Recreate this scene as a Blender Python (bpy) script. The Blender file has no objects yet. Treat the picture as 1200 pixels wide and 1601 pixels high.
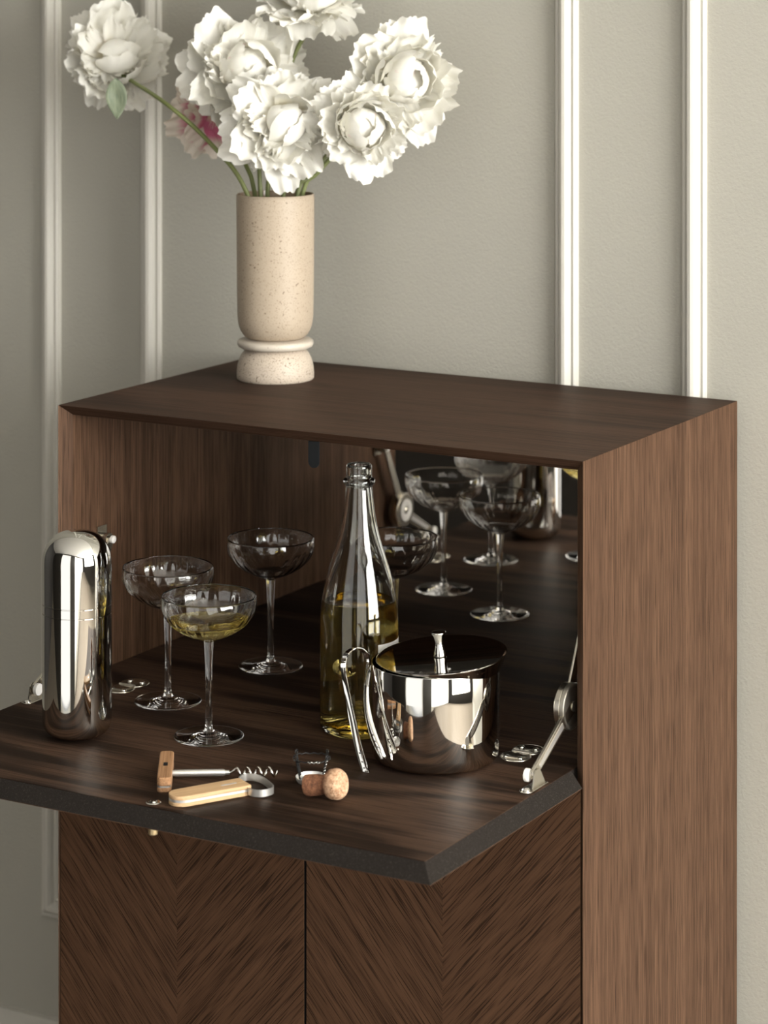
import bpy, bmesh, math, random
from mathutils import Vector, Matrix, Quaternion, noise as mnoise
R = math.radians
PI = math.pi
sc = bpy.context.scene
COL = sc.collection

# ------------------------------------------------------------------ camera
Z0 = 1.14                      # height of the cabinet top
cam_d = bpy.data.cameras.new('camera')
cam = bpy.data.objects.new('camera', cam_d)
COL.objects.link(cam)
cam.location = (1.7922, -2.3893, Z0 + 0.5187)
cam.rotation_euler = (R(90 - 0.246), 0, R(29.85))
cam_d.sensor_fit = 'HORIZONTAL'
cam_d.sensor_width = 36
cam_d.lens = 4138.97 / 1200 * 36
cam_d.shift_y = (-72.87 - 800.5) / 1200
cam_d.clip_start = 0.05
cam_d.dof.use_dof = True
cam_d.dof.focus_distance = 2.78
cam_d.dof.aperture_fstop = 9.0
sc.camera = cam

# ------------------------------------------------------------------ world, light levels, exposure
w = bpy.data.worlds.new('world')
sc.world = w
w.use_nodes = True
w.node_tree.nodes['Background'].inputs[0].default_value = (0.75, 0.85, 1.0, 1)
w.node_tree.nodes['Background'].inputs[1].default_value = 0.3
SIDE_WINDOW = 18.5             # daylight through the window beside the cabinet
ADDED_FRONT_PANEL = 1.0             # added glowing panel opposite the cabinet, standing in for a white board
CORNER_WINDOW = 1.95            # the window in the corner behind the camera
sc.view_settings.view_transform = 'Standard'
sc.view_settings.look = 'None'
sc.view_settings.exposure = 0.4
sc.view_settings.gamma = 1.0
sc.view_settings.use_curve_mapping = False
sc.cycles.max_bounces = 24
sc.cycles.transmission_bounces = 20
sc.cycles.glossy_bounces = 10
sc.cycles.transparent_max_bounces = 16
sc.cycles.diffuse_bounces = 5
sc.cycles.sample_clamp_indirect = 6.0
sc.cycles.blur_glossy = 0.3
sc.cycles.use_denoising = True


# ------------------------------------------------------------------ helpers
def link(o, parent=None):
    COL.objects.link(o)
    if parent is not None:
        o.parent = parent
    return o


def empty(name, loc, label, cat, group=None, rotz=0.0):
    o = bpy.data.objects.new(name, None)
    COL.objects.link(o)
    o.location = loc
    o.rotation_euler = (0, 0, rotz)
    o.empty_display_size = 0.02
    tag(o, label, cat, group)
    return o


def tag(o, label=None, cat=None, group=None, kind=None):
    if label: o['label'] = label
    if cat: o['category'] = cat
    if group: o['group'] = group
    if kind: o['kind'] = kind
    return o


def mesh(name, v, f, mat, parent=None, smooth=False, off=None, label=None, auto=None):
    """one mesh object; off = world point that becomes the local origin"""
    me = bpy.data.meshes.new(name)
    if off is not None:
        v = [(p[0] - off[0], p[1] - off[1], p[2] - off[2]) for p in v]
    me.from_pydata([tuple(p) for p in v], [], f)
    bm = bmesh.new(); bm.from_mesh(me)
    bmesh.ops.recalc_face_normals(bm, faces=bm.faces)
    bm.to_mesh(me); bm.free()
    if mat: me.materials.append(mat)
    if smooth:
        me.polygons.foreach_set('use_smooth', [True] * len(me.polygons))
        if auto is not None:
            bm = bmesh.new(); bm.from_mesh(me)
            for e in bm.edges:
                if len(e.link_faces) == 2 and e.calc_face_angle(0) > auto:
                    e.smooth = False
            bm.to_mesh(me); bm.free()
    o = bpy.data.objects.new(name, me)
    link(o, parent)
    if label: o['label'] = label
    return o


def bevel(o, w, seg=2):
    m = o.modifiers.new('bevel', 'BEVEL')
    m.width = w; m.segments = seg; m.limit_method = 'ANGLE'; m.angle_limit = R(25)
    m.harden_normals = False
    return o


def box(x0, x1, y0, y1, z0, z1):
    v = [(x, y, z) for z in (z0, z1) for y in (y0, y1) for x in (x0, x1)]
    f = [(0, 2, 3, 1), (4, 5, 7, 6), (0, 1, 5, 4), (2, 6, 7, 3), (0, 4, 6, 2), (1, 3, 7, 5)]
    return v, f


def join(*vf):
    V, F = [], []
    for v, f in vf:
        n = len(V)
        V += list(v); F += [tuple(i + n for i in q) for q in f]
    return V, F


def lathe(prof, seg=64, mod=None, closed=False):
    """prof: (r, z) list; r = 0 ends become poles; mod(r, z, theta) -> r"""
    V, F, rings = [], [], []
    for r, z in prof:
        if r < 1e-7:
            rings.append([len(V)]); V.append((0, 0, z))
        else:
            ids = []
            for k in range(seg):
                a = 2 * PI * k / seg
                q = mod(r, z, a) if mod else r
                ids.append(len(V)); V.append((q * math.cos(a), q * math.sin(a), z))
            rings.append(ids)
    pairs = list(zip(rings, rings[1:]))
    if closed: pairs.append((rings[-1], rings[0]))
    for a, b in pairs:
        for k in range(seg):
            k2 = (k + 1) % seg
            if len(a) == 1 and len(b) == 1: continue
            if len(a) == 1: F.append((a[0], b[k], b[k2]))
            elif len(b) == 1: F.append((a[k], b[0], a[k2]))
            else: F.append((a[k], b[k], b[k2], a[k2]))
    return V, F


def smooth_path(pts, n=6):
    """Catmull-Rom through pts"""
    P = [Vector(p) for p in pts]
    P = [P[0] * 2 - P[1]] + P + [P[-1] * 2 - P[-2]]
    out = []
    for i in range(1, len(P) - 2):
        a, b, c, d = P[i - 1], P[i], P[i + 1], P[i + 2]
        for k in range(n):
            t = k / n
            out.append(0.5 * ((2 * b) + (c - a) * t + (2 * a - 5 * b + 4 * c - d) * t * t + (3 * b - a - 3 * c + d) * t ** 3))
    out.append(P[-2])
    return out


def sweep(path, section, up=None, closed=False, caps=True, scale=None, twist=0.0):
    """sweep a 2D section (list of (a, b)) along path with parallel transport"""
    P = [Vector(p) for p in path]
    n = len(P)
    T = []
    for i in range(n):
        if closed:
            t = P[(i + 1) % n] - P[i - 1]
        else:
            t = P[min(i + 1, n - 1)] - P[max(i - 1, 0)]
        T.append(t.normalized())
    u = Vector(up) if up is not None else (Vector((0, 0, 1)) if abs(T[0].z) < 0.9 else Vector((1, 0, 0)))
    V, F = [], []
    m = len(section)
    nrm = None
    for i in range(n):
        if nrm is None or up == 'fixed':
            nrm = (u - T[i] * u.dot(T[i])).normalized()
        else:
            nrm = (nrm - T[i] * nrm.dot(T[i])).normalized()
        bi = T[i].cross(nrm)
        s = scale(i / max(1, n - 1)) if scale else 1.0
        ct, st = math.cos(twist * i), math.sin(twist * i)
        for a, b in section:
            a2, b2 = a * ct - b * st, a * st + b * ct
            V.append(P[i] + nrm * (a2 * s) + bi * (b2 * s))
    for i in range(n if closed else n - 1):
        j = (i + 1) % n
        for k in range(m):
            k2 = (k + 1) % m
            F.append((i * m + k, i * m + k2, j * m + k2, j * m + k))
    if caps and not closed:
        F.append(tuple(range(m - 1, -1, -1)))
        F.append(tuple((n - 1) * m + k for k in range(m)))
    return V, F


def circ(r, n=10):
    return [(r * math.cos(2 * PI * k / n), r * math.sin(2 * PI * k / n)) for k in range(n)]


def tube(path, r, n=10, scale=None, closed=False):
    return sweep(path, circ(r, n), closed=closed, scale=scale)


def prism(poly, z0, z1):
    n = len(poly)
    V = [(x, y, z0) for x, y in poly] + [(x, y, z1) for x, y in poly]
    F = [tuple(range(n - 1, -1, -1)), tuple(range(n, 2 * n))]
    F += [(k, (k + 1) % n, n + (k + 1) % n, n + k) for k in range(n)]
    return V, F


def xf(vf, M):
    v, f = vf
    return [M @ Vector(p) for p in v], f


def shift(vf, d):
    v, f = vf
    return [(p[0] + d[0], p[1] + d[1], p[2] + d[2]) for p in v], f


# ------------------------------------------------------------------ materials
def new_mat(name):
    m = bpy.data.materials.new(name)
    m.use_nodes = True
    nt = m.node_tree
    nt.nodes.clear()
    out = nt.nodes.new('ShaderNodeOutputMaterial')
    return m, nt, out


class NT:
    def __init__(s, nt): s.nt = nt

    def n(s, kind, **kw):
        x = s.nt.nodes.new('ShaderNode' + kind)
        for k, v in kw.items():
            if k.startswith('i_'):
                key = k[2:]
                key = int(key) if key.isdigit() else key.replace('_', ' ')
                if isinstance(v, bpy.types.NodeSocket): s.nt.links.new(v, x.inputs[key])
                else: x.inputs[key].default_value = v
            else:
                setattr(x, k, v)
        return x

    def ramp(s, fac, stops, interp='LINEAR'):
        x = s.nt.nodes.new('ShaderNodeValToRGB')
        x.color_ramp.interpolation = interp
        el = x.color_ramp.elements
        while len(el) < len(stops): el.new(0.5)
        for e, (p, c) in zip(el, stops):
            e.position = p
            e.color = (c, c, c, 1) if not hasattr(c, '__len__') else (*c, 1)
        s.nt.links.new(fac, x.inputs[0])
        return x.outputs[0]

    def math(s, op, a, b=None):
        x = s.nt.nodes.new('ShaderNodeMath'); x.operation = op
        for i, q in enumerate((a, b)):
            if q is None: continue
            if isinstance(q, bpy.types.NodeSocket): s.nt.links.new(q, x.inputs[i])
            else: x.inputs[i].default_value = q
        return x.outputs[0]

    def mix(s, fac, a, b, blend='MIX'):
        x = s.nt.nodes.new('ShaderNodeMix'); x.data_type = 'RGBA'; x.blend_type = blend
        for key, q in ((0, fac), (6, a), (7, b)):
            if isinstance(q, bpy.types.NodeSocket): s.nt.links.new(q, x.inputs[key])
            else: x.inputs[key].default_value = q if key == 0 else (*q, 1)
        return x.outputs[2]

    def mapped(s, src, scale, rot=(0, 0, 0), loc=(0, 0, 0)):
        x = s.n('Mapping')
        s.nt.links.new(src, x.inputs[0])
        x.inputs['Location'].default_value = loc
        x.inputs['Rotation'].default_value = rot
        x.inputs['Scale'].default_value = scale
        return x.outputs[0]

    def noise(s, vec, scale=1.0, detail=2.0, rough=0.5, dist=0.0):
        x = s.n('TexNoise')
        s.nt.links.new(vec, x.inputs['Vector'])
        x.inputs['Scale'].default_value = scale
        x.inputs['Detail'].default_value = detail
        x.inputs['Roughness'].default_value = rough
        x.inputs['Distortion'].default_value = dist
        return x.outputs[0]

    def bump(s, h, strength=0.2, dist=0.001):
        x = s.n('Bump')
        s.nt.links.new(h, x.inputs['Height'])
        x.inputs['Strength'].default_value = strength
        x.inputs['Distance'].default_value = dist
        return x.outputs[0]


def principled(name, color, rough=0.5, metal=0.0, **kw):
    m, nt, out = new_mat(name)
    p = nt.nodes.new('ShaderNodeBsdfPrincipled')
    p.inputs['Base Color'].default_value = (*color, 1)
    p.inputs['Roughness'].default_value = rough
    p.inputs['Metallic'].default_value = metal
    for k, v in kw.items():
        p.inputs[k.replace('_', ' ')].default_value = v
    nt.links.new(p.outputs[0], out.inputs[0])
    return m


def wood(name, axis='Z', rot=0.0, dark=(0.05, 0.028, 0.018), light=(0.15, 0.088, 0.056), pore=(0.028, 0.016, 0.011),
         loc=(0, 0, 0), rough=0.52, bands=40.0, rings=0.0, contrast=1.0, pore_amt=0.75, spec=0.12, fine=420.0, dash=13.0):
    """oak veneer: long soft bands, fine grain lines and dark pores along one axis"""
    m, nt, out = new_mat(name)
    k = NT(nt)
    co = k.n('TexCoord').outputs['Object']
    co = k.mapped(co, (1, 1, 1), (0, rot, 0), loc)       # turn the grain (chevron leaves)

    def sc_(across, along):
        s = [across, across, across]; s['XYZ'.index(axis)] = along
        return tuple(s)
    big = k.noise(k.mapped(co, sc_(bands, 0.7)), 1.0, 3.0, 0.55, 0.15)
    mid = k.noise(k.mapped(co, sc_(fine * 0.38, 1.4)), 1.0, 2.0, 0.5, 0.05)
    fin = k.noise(k.mapped(co, sc_(fine, 4.5)), 1.0, 2.0, 0.6)
    por = k.noise(k.mapped(co, sc_(fine * 1.35, dash)), 1.0, 2.0, 0.5)
    t = k.math('ADD', k.math('MULTIPLY', big, 0.38), k.math('ADD', k.math('MULTIPLY', mid, 0.32), k.math('MULTIPLY', fin, 0.30)))
    if rings:
        cath = k.noise(k.mapped(co, sc_(7.0, 1.3)), 1.0, 2.0, 0.45, 0.6)
        ring = k.math('SINE', k.math('MULTIPLY', cath, rings))
        t = k.math('ADD', t, k.math('MULTIPLY', ring, 0.13))
    d = 0.17 / contrast
    col = k.ramp(t, [(0.5 - d, dark), (0.5 + d, light)])
    pm = k.ramp(por, [(0.36, pore_amt), (0.50, 0.0)])
    col = k.mix(pm, col, pore)
    # open-pored oiled veneer: matt body with a faint soft sheen
    p = k.n('BsdfDiffuse', i_Color=col)
    gl = k.n('BsdfGlossy')
    gl.inputs['Color'].default_value = (1, 0.95, 0.9, 1)
    rg = k.ramp(fin, [(0.3, rough - 0.14), (0.7, rough)])
    nt.links.new(rg, gl.inputs['Roughness'])
    h = k.math('SUBTRACT', k.math('MULTIPLY', fin, 0.35), pm)
    bp = k.bump(h, 0.25, 0.0004)
    nt.links.new(bp, p.inputs['Normal']); nt.links.new(bp, gl.inputs['Normal'])
    lw = k.n('LayerWeight'); lw.inputs['Blend'].default_value = 0.16
    fac = k.math('ADD', k.math('MULTIPLY', lw.outputs['Fresnel'], spec * 1.6), 0.006)
    mx = k.n('MixShader')
    nt.links.new(fac, mx.inputs[0]); nt.links.new(p.outputs[0], mx.inputs[1]); nt.links.new(gl.outputs[0], mx.inputs[2])
    nt.links.new(mx.outputs[0], out.inputs[0])
    return m


DK, LT, PO = (0.047, 0.0250, 0.0148), (0.150, 0.086, 0.054), (0.018, 0.0090, 0.0055)
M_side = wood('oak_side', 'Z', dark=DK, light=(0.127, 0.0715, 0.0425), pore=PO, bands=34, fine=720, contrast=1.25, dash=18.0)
M_side_in = M_side
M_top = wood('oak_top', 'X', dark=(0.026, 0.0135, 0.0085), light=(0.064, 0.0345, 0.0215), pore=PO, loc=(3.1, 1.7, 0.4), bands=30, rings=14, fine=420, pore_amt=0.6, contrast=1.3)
M_floor_in = wood('oak_shelf', 'X', dark=(0.0145, 0.0078, 0.0049), light=(0.062, 0.0345, 0.0212), pore=PO, loc=(1.3, 0.2, 0.4), bands=30, rings=34, fine=380, pore_amt=0.75, contrast=1.7)
M_leaf_a = wood('oak_leaf_falling', 'Z', rot=R(41), dark=(0.048, 0.0245, 0.0132), light=(0.102, 0.0535, 0.0295), pore=(0.009, 0.0045, 0.003), loc=(0.3, 0, 0.2), bands=60, fine=720, pore_amt=0.8, contrast=0.85, dash=20.0)
M_leaf_b = wood('oak_leaf_rising', 'Z', rot=R(-41), dark=(0.048, 0.0245, 0.0132), light=(0.102, 0.0535, 0.0295), pore=(0.009, 0.0045, 0.003), loc=(0.9, 0, 0.7), bands=60, fine=720, pore_amt=0.8, contrast=0.85, dash=20.0)
M_under = wood('oak_outer', 'X', dark=(0.05, 0.027, 0.017), light=(0.12, 0.068, 0.042), pore=PO)


def speckle_mat(name, base, speck, thr=0.66, scale=900, rough=0.55, bumpy=0.1):
    m, nt, out = new_mat(name)
    k = NT(nt)
    co = k.n('TexCoord').outputs['Object']
    a = k.noise(k.mapped(co, (1, 1, 1)), scale, 1.0, 0.5)
    b = k.noise(k.mapped(co, (1, 1, 1), loc=(3, 5, 7)), 26.0, 3.0, 0.5)
    c2 = k.noise(k.mapped(co, (1, 1, 1), loc=(9, 2, 4)), scale * 0.45, 0.0, 0.5)
    mask = k.math('MAXIMUM', k.ramp(a, [(thr, 0.0), (thr + 0.05, 0.75)]), k.ramp(c2, [(thr + 0.12, 0.0), (thr + 0.15, 0.8)]))
    col = k.mix(k.ramp(b, [(0.3, 0.0), (0.7, 0.35)]), base, tuple(x * 0.86 for x in base))
    col = k.mix(mask, col, speck)
    p = k.n('BsdfPrincipled', i_Base_Color=col)
    p.inputs['Roughness'].default_value = rough
    p.inputs['Specular IOR Level'].default_value = 0.0 if rough > 0.7 else 0.4
    nt.links.new(k.bump(a, bumpy, 0.0005), p.inputs['Normal'])
    nt.links.new(p.outputs[0], out.inputs[0])
    return m


def wall_mat(name, base, scale=330, strength=0.32):
    m, nt, out = new_mat(name)
    k = NT(nt)
    co = k.n('TexCoord').outputs['Object']
    a = k.noise(co, scale, 3.0, 0.6)
    b = k.noise(co, 3.0, 2.0, 0.5)
    col = k.mix(k.ramp(b, [(0.3, 0.0), (0.7, 1.0)]), base, tuple(x * 0.96 for x in base))
    p = k.n('BsdfPrincipled', i_Base_Color=col)
    p.inputs['Roughness'].default_value = 0.6
    nt.links.new(k.bump(a, strength, 0.0022), p.inputs['Normal'])
    nt.links.new(p.outputs[0], out.inputs[0])
    return m


M_wall = wall_mat('wall_paint', (0.412, 0.397, 0.342))
M_trim = principled('trim_paint', (0.53, 0.51, 0.455), 0.5)
M_dark_wall = wall_mat('charcoal_paint', (0.021, 0.018, 0.015), 120, 0.1)
M_ceil = principled('ceiling_paint', (0.78, 0.77, 0.73), 0.8)
M_floor = wood('floor_boards', 'Y', dark=(0.19, 0.16, 0.125), light=(0.27, 0.235, 0.19), pore=(0.15, 0.12, 0.09), bands=12, fine=160, rough=0.42, pore_amt=0.3, spec=0.3)
M_black = principled('black_plastic', (0.010, 0.011, 0.012), 0.6, Specular_IOR_Level=0.2)
M_mdf = speckle_mat('mdf_edge', (0.0200, 0.0170, 0.0148), (0.042, 0.036, 0.031), 0.6, 1300, 0.75, 0.3)
M_gap = principled('gap_black', (0.006, 0.005, 0.005), 0.8)
M_steel = principled('polished_steel', (0.80, 0.785, 0.75), 0.035, 1.0)
M_steel_in = principled('steel_inside', (0.55, 0.53, 0.50), 0.15, 1.0)
M_brushed = principled('brushed_steel', (0.78, 0.76, 0.72), 0.36, 0.9)
M_nickel = principled('nickel_fitting', (0.60, 0.56, 0.48), 0.27, 1.0)
M_nickel_d = principled('nickel_cast', (0.46, 0.43, 0.37), 0.42, 1.0)
M_brass = principled('pale_brass', (0.76, 0.62, 0.38), 0.3, 1.0)
M_wire = principled('cage_wire', (0.025, 0.025, 0.025), 0.3, 0.6)
M_wire_b = principled('cage_wire_bright', (0.55, 0.55, 0.53), 0.2, 1.0)
M_tin = principled('tin_cap', (0.80, 0.79, 0.76), 0.38, 0.65)
M_mirror = principled('mirror_silver', (0.80, 0.775, 0.74), 0.0, 1.0)
M_white_pl = principled('white_plastic', (0.72, 0.70, 0.66), 0.35)
M_label = principled('paper_label', (0.72, 0.71, 0.68), 0.6)
M_stone = speckle_mat('stoneware_clay', (0.415, 0.338, 0.252), (0.13, 0.085, 0.055), 0.64, 850, 0.5)
M_stone_b = speckle_mat('stoneware_foot', (0.54, 0.46, 0.37), (0.14, 0.09, 0.06), 0.61, 800, 0.5)
M_stone_c = speckle_mat('stoneware_ring', (0.56, 0.50, 0.42), (0.25, 0.18, 0.12), 0.70, 620, 0.35)
M_glaze = principled('inner_glaze', (0.30, 0.22, 0.15), 0.12)
M_oak_pale = wood('pale_oak', 'X', dark=(0.46, 0.29, 0.15), light=(0.66, 0.46, 0.27), pore=(0.36, 0.21, 0.10), bands=90, fine=900, pore_amt=0.45, rough=0.4)
M_oak_mid = wood('mid_oak', 'X', dark=(0.26, 0.135, 0.065), light=(0.47, 0.275, 0.15), pore=(0.12, 0.055, 0.025), bands=120, fine=900, pore_amt=0.6, rough=0.45)


def glass_mat(name, color=(1, 1, 1), ior=1.5, rough=0.0):
    m, nt, out = new_mat(name)
    k = NT(nt)
    g = k.n('BsdfPrincipled')
    g.inputs['Base Color'].default_value = (*color, 1)
    g.inputs['Transmission Weight'].default_value = 1.0
    g.inputs['Roughness'].default_value = rough
    g.inputs['IOR'].default_value = ior
    nt.links.new(g.outputs[0], out.inputs[0])
    return m


M_glass = glass_mat('clear_glass', (0.99, 0.99, 0.985), 1.56)
M_bottle = glass_mat('bottle_glass', (0.95, 0.965, 0.94), 1.5)
M_wine = glass_mat('pale_wine', (0.93, 0.83, 0.42), 1.34)
M_wine_deep = glass_mat('bottle_wine', (0.88, 0.71, 0.26), 1.34)


def cork_mat():
    m, nt, out = new_mat('cork')
    k = NT(nt)
    co = k.n('TexCoord').outputs['Object']
    a = k.noise(co, 260, 4.0, 0.65)
    b = k.noise(k.mapped(co, (1, 1, 1), loc=(4, 4, 1)), 700, 2.0, 0.5)
    z = k.n('SeparateXYZ'); nt.links.new(co, z.inputs[0])
    tail = k.ramp(z.outputs[0], [(0.0, 1.0), (0.024, 1.0), (0.030, 0.0)])
    col = k.ramp(a, [(0.34, (0.33, 0.17, 0.085)), (0.62, (0.62, 0.40, 0.25))])
    colt = k.ramp(a, [(0.34, (0.11, 0.042, 0.02)), (0.66, (0.33, 0.14, 0.068))])
    col = k.mix(tail, col, colt)
    col = k.mix(k.ramp(b, [(0.34, 0.85), (0.40, 0.0)]), col, (0.11, 0.05, 0.025))
    p = k.n('BsdfPrincipled', i_Base_Color=col)
    p.inputs['Roughness'].default_value = 0.8
    nt.links.new(k.bump(a, 0.5, 0.0008), p.inputs['Normal'])
    nt.links.new(p.outputs[0], out.inputs[0])
    return m


M_cork = cork_mat()


def petal_mat(name, pink=0.0, white=(0.84, 0.83, 0.785)):
    m, nt, out = new_mat(name)
    k = NT(nt)
    uv = k.n('TexCoord').outputs['UV']
    sep = k.n('SeparateXYZ'); nt.links.new(uv, sep.inputs[0])
    vein = k.noise(k.mapped(uv, (26, 1.2, 1)), 1.0, 3.0, 0.6, 0.3)
    base = k.ramp(sep.outputs[1], [(0.0, (0.78, 0.72, 0.42)), (0.22, (0.86, 0.82, 0.68)), (0.5, white)])
    col = k.mix(k.ramp(vein, [(0.35, 0.10), (0.6, 0.0)]), base, (0.72, 0.69, 0.58))
    if pink:
        oi = k.n('ObjectInfo').outputs['Random']
        st = k.noise(k.mapped(uv, (7, 1.6, 1)), 1.0, 2.0, 0.6, 0.4)
        st = k.math('ADD', st, k.math('MULTIPLY', oi, 0.16 * pink))
        mask = k.math('MULTIPLY', k.ramp(st, [(0.62, 0.0), (0.70, 0.9)]), k.ramp(sep.outputs[1], [(0.05, 0.0), (0.2, 1.0), (0.55, 1.0), (0.8, 0.0)]))
        col = k.mix(mask, col, (0.62, 0.10, 0.25))
    d = k.n('BsdfDiffuse', i_Color=col)
    t = k.n('BsdfTranslucent', i_Color=k.mix(0.35, col, (0.88, 0.82, 0.60)))
    b = k.bump(vein, 0.35, 0.0012)
    nt.links.new(b, d.inputs['Normal'])
    mx = k.n('MixShader'); mx.inputs[0].default_value = 0.27
    nt.links.new(d.outputs[0], mx.inputs[1]); nt.links.new(t.outputs[0], mx.inputs[2])
    nt.links.new(mx.outputs[0], out.inputs[0])
    return m


M_petal = petal_mat('petal_white')
M_petal_bud = petal_mat('petal_flecked', 0.55)
M_petal_pink = petal_mat('petal_pink_streaked', 2.2, (0.80, 0.73, 0.65))
M_stem = principled('stem_green', (0.19, 0.22, 0.075), 0.5)
M_stem_d = principled('stem_olive', (0.14, 0.16, 0.06), 0.5)


def leaf_mat(name, a, b):
    m, nt, out = new_mat(name)
    k = NT(nt)
    uv = k.n('TexCoord').outputs['UV']
    v = k.noise(k.mapped(uv, (9, 3, 1)), 1.0, 3.0, 0.6)
    p = k.n('BsdfPrincipled', i_Base_Color=k.ramp(v, [(0.35, a), (0.65, b)]))
    p.inputs['Roughness'].default_value = 0.5
    nt.links.new(p.outputs[0], out.inputs[0])
    return m


M_leaf = leaf_mat('leaf_sage', (0.16, 0.20, 0.13), (0.27, 0.31, 0.21))
M_leaf_d = leaf_mat('leaf_dark', (0.035, 0.06, 0.03), (0.07, 0.10, 0.05))


def emit(name, color, s):
    m, nt, out = new_mat(name)
    e = nt.nodes.new('ShaderNodeEmission')
    e.inputs[0].default_value = (*color, 1); e.inputs[1].default_value = s
    nt.links.new(e.outputs[0], out.inputs[0])
    return m


# ------------------------------------------------------------------ the room
XL, XR, YF, YB, ZC = -3.0, 4.2, -2.82, 0.42, 2.75


def struct(name, vf, mat, parent=None, smooth=False):
    o = mesh(name, vf[0], vf[1], mat, parent, smooth)
    if parent is None: o['kind'] = 'structure'
    return o


struct('floor', box(XL, XR, YF, YB, -0.05, 0), M_floor)
struct('ceiling', box(XL, XR, YF, YB, ZC, ZC + 0.05), M_ceil)
struct('wall_back', box(XL, XR, YB, YB + 0.1, 0, ZC), M_wall)
struct('wall_left', box(XL - 0.1, XL, YF, YB, 0, ZC), M_dark_wall)


def wall_with_holes(name, axis, pos, th, a0, a1, holes, mat):
    """wall plane perpendicular to axis at pos, spanning a0..a1, with (h0, h1, z0, z1) openings"""
    parts = []
    cuts = sorted(holes)
    cur = a0
    def seg(p, q, z0, z1):
        if axis == 'y': parts.append(box(p, q, pos - th, pos, z0, z1))
        else: parts.append(box(pos, pos + th, p, q, z0, z1))
    for h0, h1, z0, z1 in cuts:
        seg(cur, h0, 0, ZC)
        seg(h0, h1, 0, z0); seg(h0, h1, z1, ZC)
        cur = h1
    seg(cur, a1, 0, ZC)
    return struct(name, join(*parts), mat)


H_front = [(-0.75, 0.86, 0.02, 2.55), (1.62, 4.05, 0.02, 2.55)]
H_side = [(-2.35, 0.05, 0.70, 2.65)]
wall_with_holes('wall_front', 'y', YF, 0.1, XL, XR, H_front, M_dark_wall)
wall_with_holes('wall_right', 'x', XR, 0.1, YF, YB, H_side, M_dark_wall)


def window(n, axis, pos, h, strength, cols, rows, tint=(1.0, 0.985, 0.95)):
    h0, h1, z0, z1 = h
    fw = 0.05
    def bar(p, q, za, zb, d0, d1):
        if axis == 'y': return box(p, q, pos - d1, pos - d0, za, zb)
        return box(pos + d0, pos + d1, p, q, za, zb)
    fr = join(bar(h0, h0 + fw, z0, z1, 0.0, 0.07), bar(h1 - fw, h1, z0, z1, 0.0, 0.07),
              bar(h0 + fw, h1 - fw, z0, z0 + fw, 0.0, 0.07), bar(h0 + fw, h1 - fw, z1 - fw, z1, 0.0, 0.07))
    w_ = struct('window_%d' % n, fr, M_trim)
    mt = emit('daylight_%d' % n, tint, strength)
    dx = (h1 - h0 - 2 * fw) / cols; dz = (z1 - z0 - 2 * fw) / rows
    for i in range(cols):
        for j in range(rows):
            p = h0 + fw + i * dx; q = z0 + fw + j * dz
            mesh('pane', *bar(p + 0.012, p + dx - 0.012, q + 0.012, q + dz - 0.012, 0.05, 0.056), mt, w_)
    for i in range(1, cols):
        p = h0 + fw + i * dx
        mesh('glazing_bar', *bar(p - 0.012, p + 0.012, z0 + fw, z1 - fw, 0.02, 0.06), M_trim, w_)
    for j in range(1, rows):
        q = z0 + fw + j * dz
        mesh('glazing_bar', *bar(h0 + fw, h1 - fw, q - 0.012, q + 0.012, 0.022, 0.058), M_trim, w_)


window(1, 'x', XR, H_side[0], SIDE_WINDOW, 3, 1)
window(2, 'y', YF, H_front[0], ADDED_FRONT_PANEL, 1, 1)  # window-shaped glow added for the metal reflections, in place of a white board
window(3, 'y', YF, H_front[1], CORNER_WINDOW, 3, 1)

# baseboard and panel mouldings on the back wall
BH = Z0 - 0.9005
bb = [(0, 0), (0.018, 0), (0.018, BH - 0.0245), (0.015, BH - 0.0175), (0.010, BH - 0.0095), (0.008, BH - 0.001), (0, BH)]
n = len(bb)
V = [(XL, YB - a, z) for a, z in bb] + [(XR, YB - a, z) for a, z in bb]
struct('baseboard_back', (V, [tuple(range(n)), tuple(range(2 * n - 1, n - 1, -1))] + [(k, (k + 1) % n, n + (k + 1) % n, n + k) for k in range(n)]), M_trim)

PROF = [(0, 0), (0, 0.0045), (0.0025, 0.0068), (0.0055, 0.006), (0.0066, 0.0066), (0.0076, 0.0105), (0.0105, 0.0148), (0.0142, 0.0166),
        (0.0180, 0.0160), (0.0208, 0.0128), (0.0222, 0.0088), (0.0232, 0.0074), (0.0242, 0.0084), (0.0262, 0.0088), (0.0284, 0.0068), (0.0292, 0.0)]
PW = 0.0292


def moulding(k, outer, inner_dir, a, b, vertical=True):
    """strip whose outer edge lies at `outer`, profile running along inner_dir (+1/-1); ends mitred"""
    V = []
    m = len(PROF)
    for end, s in ((a, 1), (b, -1)):
        for p, hgt in PROF:
            if vertical: V.append((outer + inner_dir * p, YB - hgt, end + s * p))
            else: V.append((end + s * p, YB - hgt, outer + inner_dir * p))
    F = [tuple(range(m)), tuple(range(2 * m - 1, m - 1, -1))] + [(i, (i + 1) % m, m + (i + 1) % m, m + i) for i in range(m)]
    o = struct('trim_%d' % k, (V, F), M_trim, smooth=False)
    return o


k = 1
for x0, x1 in ((-0.3385, -0.149), (0.4145, 0.606)):
    zb_, zt_ = Z0 - 0.768, 2.55
    moulding(k, x0, 1, zb_, zt_); moulding(k + 1, x1, -1, zb_, zt_)
    moulding(k + 2, zb_, 1, x0, x1, False); moulding(k + 3, zt_, -1, x0, x1, False)
    k += 4

# ------------------------------------------------------------------ bar cabinet
W, D, T = 0.650, 0.4035, 0.0118
ZF = Z0 - 0.3105               # level of the inner shelf and of the open drop front
YM = 0.378                     # mirror
base = (W / 2, D / 2, 0)
cab = empty('bar_cabinet', base, 'dark stained oak bar cabinet with its mirrored drop front open', 'cabinet')


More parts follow.
